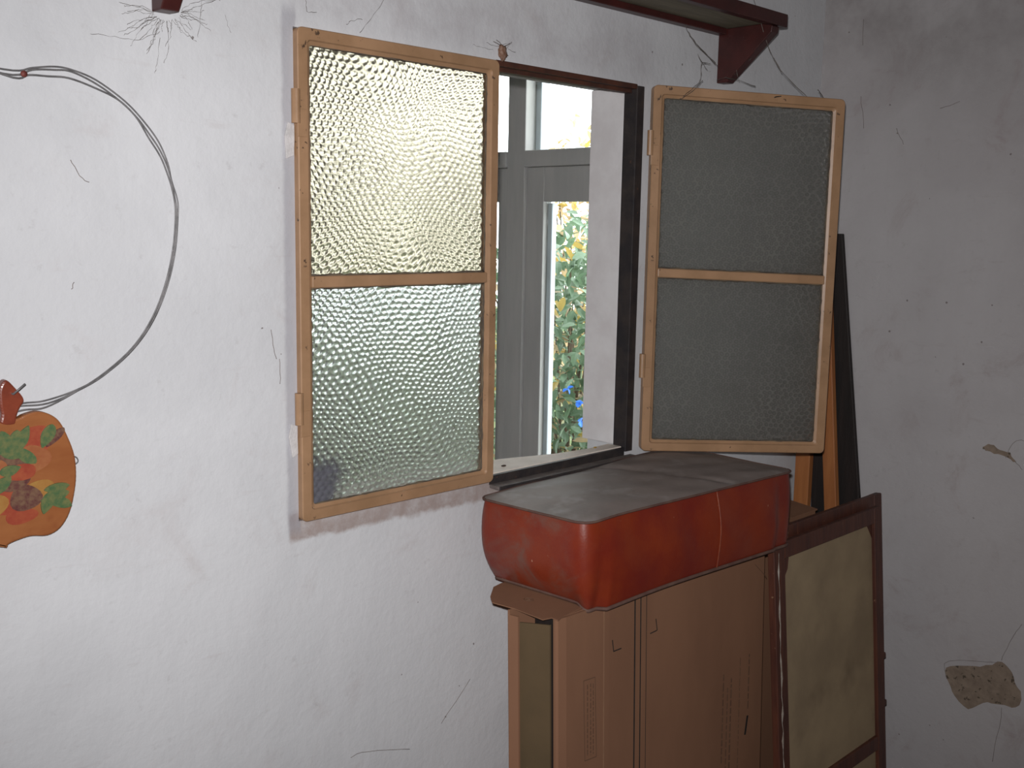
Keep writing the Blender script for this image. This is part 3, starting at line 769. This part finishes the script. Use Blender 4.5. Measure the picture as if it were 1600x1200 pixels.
# ------------------------------------------------------------------ framed screens leaning beside the carton
def framed_panel(label, x0, x1, ytop, zt, ybot, front, full=True):
    root = empty('framed_panel', (x0, ybot, 0)); tag(root, label, 'panel')
    lean = math.atan2(ytop - ybot, zt)
    root.rotation_euler = (-lean, 0, 0)
    L = math.hypot(ytop - ybot, zt); W = x1 - x0; th = 0.018
    sl, sr, tr = 0.046, 0.040, 0.040
    box('stile', (0, 0, 0), (sl, th, L), M_brown, root, 0.002)
    box('stile', (W - sr, 0, 0), (W, th, L), M_brown, root, 0.002)
    box('top_rail', (sl + 0.0005, 0.001, L - tr), (W - sr - 0.0005, th - 0.001, L - 0.0002), M_brown, root, 0.002)
    box('bottom_rail', (sl + 0.0005, 0.001, 0.002), (W - sr - 0.0005, th - 0.001, 0.05), M_brown, root, 0.002)
    box('middle_rail', (sl + 0.0005, 0.001, 0.195), (W - sr - 0.0005, th - 0.001, 0.232), M_brown, root, 0.002)
    box('board', (sl - 0.01, th * 0.55, 0.01), (W - sr + 0.01, th * 0.85, L - 0.01), M_canvas, root)
    if front:
        bm = bmesh.new()
        pts = [(0.017 + random.uniform(-.0025, .0025), -0.0004, L * t / 40) for t in range(1, 40)]
        add_tube(bm, pts, [max(0.0010, random.uniform(-0.003, 0.0062)) for _ in pts], 5)
        for v in bm.verts: v.co.y = -0.0004 + (v.co.y + 0.0004) * 0.12
        mesh_obj('chipped_paint', bm, M_paintw, root)
        for zz in (0.30, 0.43):
            box('hinge_stub', (W, 0.002, zz), (W + 0.014, 0.012, zz + 0.016), M_brown, root, 0.002)
        g = [(sl, 0.0105, L - tr - 0.004), (sl + 0.030, 0.0105, L - tr - 0.004), (sl + 0.024, 0.0105, L - tr - 0.030), (sl + 0.008, 0.0105, L - tr - 0.048), (sl, 0.0105, L - tr - 0.06)]
        prism('torn_cloth', g, (0, -0.002, 0), M_brown, root)
        g = [(W - sr, 0.0105, L - tr + 0.01), (W - sr - 0.030, 0.0105, L - tr + 0.004), (W - sr - 0.016, 0.0105, L - tr - 0.016), (W - sr, 0.0105, L - tr - 0.04)]
        prism('torn_cloth', g, (0, -0.002, 0), M_brown, root)
    return root
framed_panel('brown framed hardboard panel with chipped left edge, leaning beside the printed carton', 2.078, 2.610, -0.338, 0.842, -0.414, True)
framed_panel('brown framed panel mostly hidden, its top edge showing behind the front hardboard panel', 2.185, 2.668, -0.308, 0.862, -0.386, False)

# ------------------------------------------------------------------ planks in the corner
def plank(name, label, mat, a, b, w, t):
    """upright board from point a (bottom) to b (top); w along Y, t along X"""
    d = Vector(b) - Vector(a)
    bm = bmesh.new()
    lo = [Vector((x, y, 0)) for x, y in ((-t / 2, -w / 2), (t / 2, -w / 2), (t / 2, w / 2), (-t / 2, w / 2))]
    A = [bm.verts.new(p) for p in lo]; B = [bm.verts.new(p + d) for p in lo]
    bm.faces.new(A); bm.faces.new(B)
    for k in range(4): bm.faces.new((A[k], A[(k + 1) % 4], B[(k + 1) % 4], B[k]))
    bevel_all(bm, 0.002, 2)
    o = mesh_obj(name, bm, mat)
    tag(o, label, 'plank'); o.location = a
    return o
plank('wooden_plank', 'narrow orange wooden plank upright in the corner, seen just under the open casement', M_orange, (2.735, -0.040, 0.0), (2.735, -0.036, 1.00), 0.046, 0.022)
plank('wooden_plank', 'orange wooden plank leaning at a slant in front of the long black board', M_orange, (2.722, -0.216, 0.0), (2.722, -0.068, 1.48), 0.038, 0.020)
plank('black_board', 'long black stained board leaning on the right wall behind the orange plank', M_dark, (2.752, -0.273, 0.0), (2.752, -0.059, 1.55), 0.092, 0.014)
plank('black_board', 'short dark board in the gap between the two orange planks', M_dark, (2.7625, -0.118, 0.0), (2.7625, -0.076, 1.20), 0.080, 0.005)

# ------------------------------------------------------------------ cobwebs, cocoon, crumbs
def web(label, strands, r=0.0005):
    bm = bmesh.new()
    for s in strands:
        pts = spline(s, 5)
        pts = [p + Vector((random.uniform(-1, 1), random.uniform(-.4, .4), random.uniform(-1, 1))) * 0.0012 for p in pts]
        add_tube(bm, pts, [r * random.uniform(0.5, 1.7) for _ in pts], 4)
    o = mesh_obj('cobweb', bm, M_web)
    tag(o, label, 'cobweb', kind='stuff')
    return o
def W0(p, off=0.002): q = on(p, 1, -off); return q
# around the left bracket
S = []
for k in range(34):
    a = math.radians(random.uniform(170, 370)); L = random.uniform(15, 75)
    x, y = 262 + 22 * math.cos(a), 18 - 14 * math.sin(a)
    pts = [(x, y)]
    for j in range(3):
        a += random.uniform(-.5, .5); x += L / 3 * math.cos(a); y -= L / 3 * math.sin(a); pts.append((x, y))
    S.append([W0(p) for p in pts])
S += [[W0(p) for p in q] for q in ([(315, 0), (313, 30), (308, 58)], [(250, 60), (245, 100), (242, 115)], [(352, 22), (356, 40), (362, 52)], [(140, 52), (180, 58), (215, 62), (250, 50)])]
web('dusty cobweb fanning out on the wall around the left shelf bracket', S, 0.00022)
S = []
yb = -0.09
for q in ([(1070, 38), (1078, 55), (1095, 75), (1112, 92), (1122, 103)], [(1076, 50), (1090, 72), (1118, 100)], [(1110, 100), (1096, 100), (1094, 125), (1080, 140), (1068, 150)],
          [(1098, 126), (1082, 143), (1062, 155)], [(1120, 125), (1140, 122), (1180, 135)], [(1150, 110), (1155, 128)], [(1170, 95), (1176, 88)], [(1090, 85), (1105, 110)]):
    S.append([on(p, 1, yb) for p in q])
web('dusty cobweb strands hanging under the right end of the shelf', S, 0.0006)
o = web('dark sagging thread from the shelf end down to the open casement', [[on((1178, 0), 1, -0.12), on((1196, 60), 1, -0.13), on((1208, 90), 1, -0.15), on((1222, 112), 1, -0.17), on((1262, 152), 1, -0.20)],
        [on((1209, 90), 1, -0.15), on((1221, 113), 1, -0.17)], [on((1210, 152), 1, -0.21), on((1238, 150), 1, -0.20), on((1262, 152), 1, -0.20)], [on((1278, 140), 1, -0.20), on((1288, 155), 1, -0.24)]], 0.0008)
web('thin cobweb thread above the left casement', [[W0((600, 0)), W0((580, 28)), W0((562, 52))], [W0((760, 66)), W0((775, 72)), W0((800, 66))], [W0((740, 70)), W0((755, 75)), W0((770, 78))],
     [W0((800, 66)), W0((792, 75)), W0((806, 82))], [W0((478, 0)), W0((480, 18)), W0((496, 19))], [W0((540, 38)), W0((552, 32)), W0((566, 30))]], 0.0003)
coc = empty('cocoon', on((782, 82), 1, 0)); tag(coc, 'small brown cocoon stuck to the wall just above the window frame', 'cocoon')
bm = bmesh.new(); bmesh.ops.create_icosphere(bm, subdivisions=3, radius=1)
for v in bm.verts:
    f_ = 1 + 0.22 * math.sin(v.co.x * 5 + 1) * math.sin(v.co.z * 6) + 0.12 * math.sin(v.co.y * 9)
    v.co = Vector((v.co.x * 0.010 * f_, v.co.y * 0.007 - 0.006, v.co.z * 0.015 * f_ - 0.001))
mesh_obj('cocoon_body', bm, M_cocoon, coc, True)
bm = bmesh.new()
for dx, dz in ((-0.022, 0.018), (0.024, 0.020), (-0.014, 0.022), (0.020, -0.004)):
    add_tube(bm, [(0, -0.006, 0.010), (dx * 0.6, -0.006, dz * 0.8), (dx, -0.002, dz)], 0.0007, 4)
mesh_obj('silk_thread', bm, M_web, coc)
def crumb(px, s, mat, label):
    p = on(px, 2, ZB + 0.012)
    bm = bmesh.new(); bmesh.ops.create_icosphere(bm, subdivisions=2, radius=1)
    for v in bm.verts:
        f_ = 1 + 0.35 * math.sin(v.co.x * 4 + px[0]) * math.cos(v.co.y * 5)
        v.co = Vector((v.co.x * s * 1.7 * f_, v.co.y * s * f_, (v.co.z * 0.6 + 0.55) * s))
    o = mesh_obj('crumb', bm, mat, None, True); o.location = p
    tag(o, label, 'crumb')
crumb((787, 729), 0.0035, M_crumb, 'dark crumb on the white sill next to the closed casement')
crumb((896, 704), 0.004, M_crumb, 'dark crumb on the white sill below the leafy glass door')
crumb((930, 700), 0.003, M_crumby, 'yellow crumb on the white sill near the reveal')

# ------------------------------------------------------------------ next room: glazed front onto the garden
GX, GT = XC, 0.06
struct('wall_garden', (lambda b: (box_bm((XC, WT, 0), (XC + 0.15, 0.30, ZH), bm=b), box_bm((XC, 2.90, 0), (XC + 0.15, GY, ZH), bm=b), box_bm((XC, 0.30, 2.45), (XC + 0.15, 2.90, ZH), bm=b), b)[-1])(bmesh.new()), M_white, 'white garden wall around the glazed front of the next room')
door = empty('door_1', (GX, 1.2, 0)); door['kind'] = 'structure'
door['label'] = 'grey painted glazed garden front with doors and fanlights beyond the window'
DO = door.location
def dp(name, lo, hi, mat, bev=0.003): return box(name, Vector(lo) - DO, Vector(hi) - DO, mat, door, bev)
posts = [(0.30, 0.40), (1.160, 1.250), (2.000, 2.090), (2.81, 2.90)]
for a, b in posts: dp('post', (GX, a, 0), (GX + 0.10, b, 2.449), M_grey)
for i in range(3):
    a, b = posts[i][1] + 0.0005, posts[i + 1][0] - 0.0005
    dp('transom', (GX - 0.008, a, 1.768), (GX + 0.09, b, 1.826), M_grey)
    dp('head', (GX, a, 2.37), (GX + 0.09, b, 2.449), M_grey)
    dp('fanlight_pane', (GX + 0.045, a, 1.826), (GX + 0.049, b, 2.37), M_clear, 0)
    dp('fanlight_bead', (GX + 0.052, b - 0.026, 1.827), (GX + 0.095, b, 2.369), M_bead)
    s0, s1 = (0.085, 0.085) if i != 1 else (0.055, 0.085)
    dp('leaf_stile', (GX + 0.012, a, 0.01), (GX + 0.056, a + s0, 1.767), M_grey)
    dp('leaf_stile', (GX + 0.012, b - s1, 0.01), (GX + 0.056, b, 1.767), M_grey)
    dp('leaf_top_rail', (GX + 0.012, a + s0 + 0.0005, 1.645), (GX + 0.056, b - s1 - 0.0005, 1.767), M_grey)
    dp('leaf_panel', (GX + 0.016, a + s0 + 0.0005, 0.01), (GX + 0.050, b - s1 - 0.0005, 0.42), M_grey)
    dp('leaf_pane', (GX + 0.030, a + s0 + 0.0005, 0.4205), (GX + 0.034, b - s1 - 0.0005, 1.6445), M_clear, 0)
    dp('leaf_bead', (GX + 0.0345, b - s1 - 0.022, 0.43), (GX + 0.060, b - s1 - 0.001, 1.640), M_bead)

# ------------------------------------------------------------------ garden
struct('ground', box_bm((XC + 0.15, -6, -0.15), (16, 14, -0.05)), M_soil, 'garden ground outside')
def leaf_mesh(name, mat, L=0.075, Wd=0.036, fold=0.2):
    bm = bmesh.new()
    prof = [(0, 0.0), (0.2, 0.75), (0.45, 1.0), (0.7, 0.75), (0.88, 0.38), (1.0, 0.0)]
    mid, l, r = [], [], []
    for t, w in prof:
        zz = -0.25 * L * (t - 0.4) ** 2
        mid.append(bm.verts.new((t * L, 0, zz)))
        if 0 < w:
            l.append(bm.verts.new((t * L, w * Wd / 2, zz + fold * w * Wd / 2))); r.append(bm.verts.new((t * L, -w * Wd / 2, zz + fold * w * Wd / 2)))
    for side in (l, r):
        bm.faces.new((mid[0], side[0], mid[1]))
        for k in range(3): bm.faces.new((mid[k + 1], side[k], side[k + 1], mid[k + 2]))
        bm.faces.new((mid[4], side[3], mid[5]))
    me = bpy.data.meshes.new(name); bmesh.ops.recalc_face_normals(bm, faces=bm.faces[:]); bm.to_mesh(me); bm.free()
    me.materials.append(mat)
    return me
LM = {'g': leaf_mesh('leaf', M_leaf), 'y': leaf_mesh('leaf_yellow', M_leafy), 'd': leaf_mesh('leaf_dry', M_leafd), 'b': leaf_mesh('petal', M_blue, 0.03, 0.028)}
def rnd_rot():
    q = Matrix.Rotation(random.uniform(0, 6.28), 4, 'Z') @ Matrix.Rotation(random.uniform(-0.5, 1.3), 4, 'Y') @ Matrix.Rotation(random.uniform(-.8, .8), 4, 'X')
    return q
def bulk(name, mats, spots, parent):
    """many leaves joined in one mesh"""
    cols = list(mats); V, Fc, Mi = [], [], []
    for p, k, s in spots:
        me = LM[k]; T = Matrix.Translation(p) @ rnd_rot() @ Matrix.Scale(s, 4); o0 = len(V)
        V += [T @ v.co for v in me.vertices]
        for f in me.polygons: Fc.append([o0 + i for i in f.vertices]); Mi.append(cols.index(k))
    me = bpy.data.meshes.new(name); me.from_pydata(V, [], Fc)
    for k in cols: me.materials.append(LM[k].materials[0])
    me.polygons.foreach_set('material_index', Mi); me.update()
    o = bpy.data.objects.new(name, me); link(o, parent); o['kind'] = 'stuff'
    return o
def in_ell(c, r):
    while True:
        u = Vector([random.uniform(-1, 1) for _ in range(3)])
        if 0.25 < u.length < 1: return Vector((c[0] + u.x * r[0], c[1] + u.y * r[1], c[2] + u.z * r[2]))
def shrub(name, label, base, c, r, n, mix, single=None, size=1.0):
    root = empty(name, base); tag(root, label, 'shrub', None)
    B = Vector(base)
    bm = bmesh.new()
    for k in range(16):
        e = in_ell(c, [x * 0.85 for x in r]) - B
        add_tube(bm, spline([(random.uniform(-.04, .04), random.uniform(-.04, .04), 0), e * 0.5 + Vector((0, 0, 0.12)), e], 4), [0.012, 0.011, 0.010, 0.009, 0.008, 0.007, 0.006, 0.004, 0.003], 5)
    mesh_obj('branches', bm, M_twig, root, True)
    spots = [(in_ell(c, r) - B, random.choice(mix), size * random.uniform(0.8, 1.4)) for _ in range(n)]
    bulk('foliage', sorted(set(mix)), spots, root)
    if single:
        for k in range(single):
            # the leaves seen through the door's clear pane, on the near side of the shrub
            px = (random.uniform(835, 930), 330 + 385 * random.random() ** 0.85)
            x = random.uniform(c[0] - r[0] * 0.95, c[0] - r[0] * 0.35)
            p = on(px, 0, x) - B
            o = bpy.data.objects.new('leaf', LM[random.choice('ggggggggy')]); link(o, root)
            o.matrix_local = Matrix.Translation(p) @ rnd_rot() @ Matrix.Scale(random.uniform(0.7, 1.25), 4)
        for px in ((887, 607), (905, 628), (908, 658)):
            for j in range(4):
                p = on(px, 0, c[0] - r[0]) - B
                o = bpy.data.objects.new('petal', LM['b']); link(o, root)
                o.matrix_local = Matrix.Translation(p) @ Matrix.Rotation(j * 1.57, 4, 'Z') @ rnd_rot()
    return root
shrub('garden_shrub', 'leafy green shrub with yellowing leaves seen through the glass door', (4.20, 2.20, -0.05), (4.20, 2.20, 0.85), (0.62, 0.85, 0.80), 2600, 'ggggggggyd', 270)
shrub('garden_shrub', 'green shrub blurred behind the closed hammered casement', (4.60, 3.95, -0.05), (4.60, 3.95, 0.62), (0.8, 1.05, 0.62), 2400, 'gggggggy')
shrub('dry_shrub', 'pale dry shrub top against the white sky in the fanlight', (6.4, 4.1, -0.05), (6.4, 4.1, 1.35), (0.6, 0.30, 1.10), 900, 'ddyd', None, 1.2)
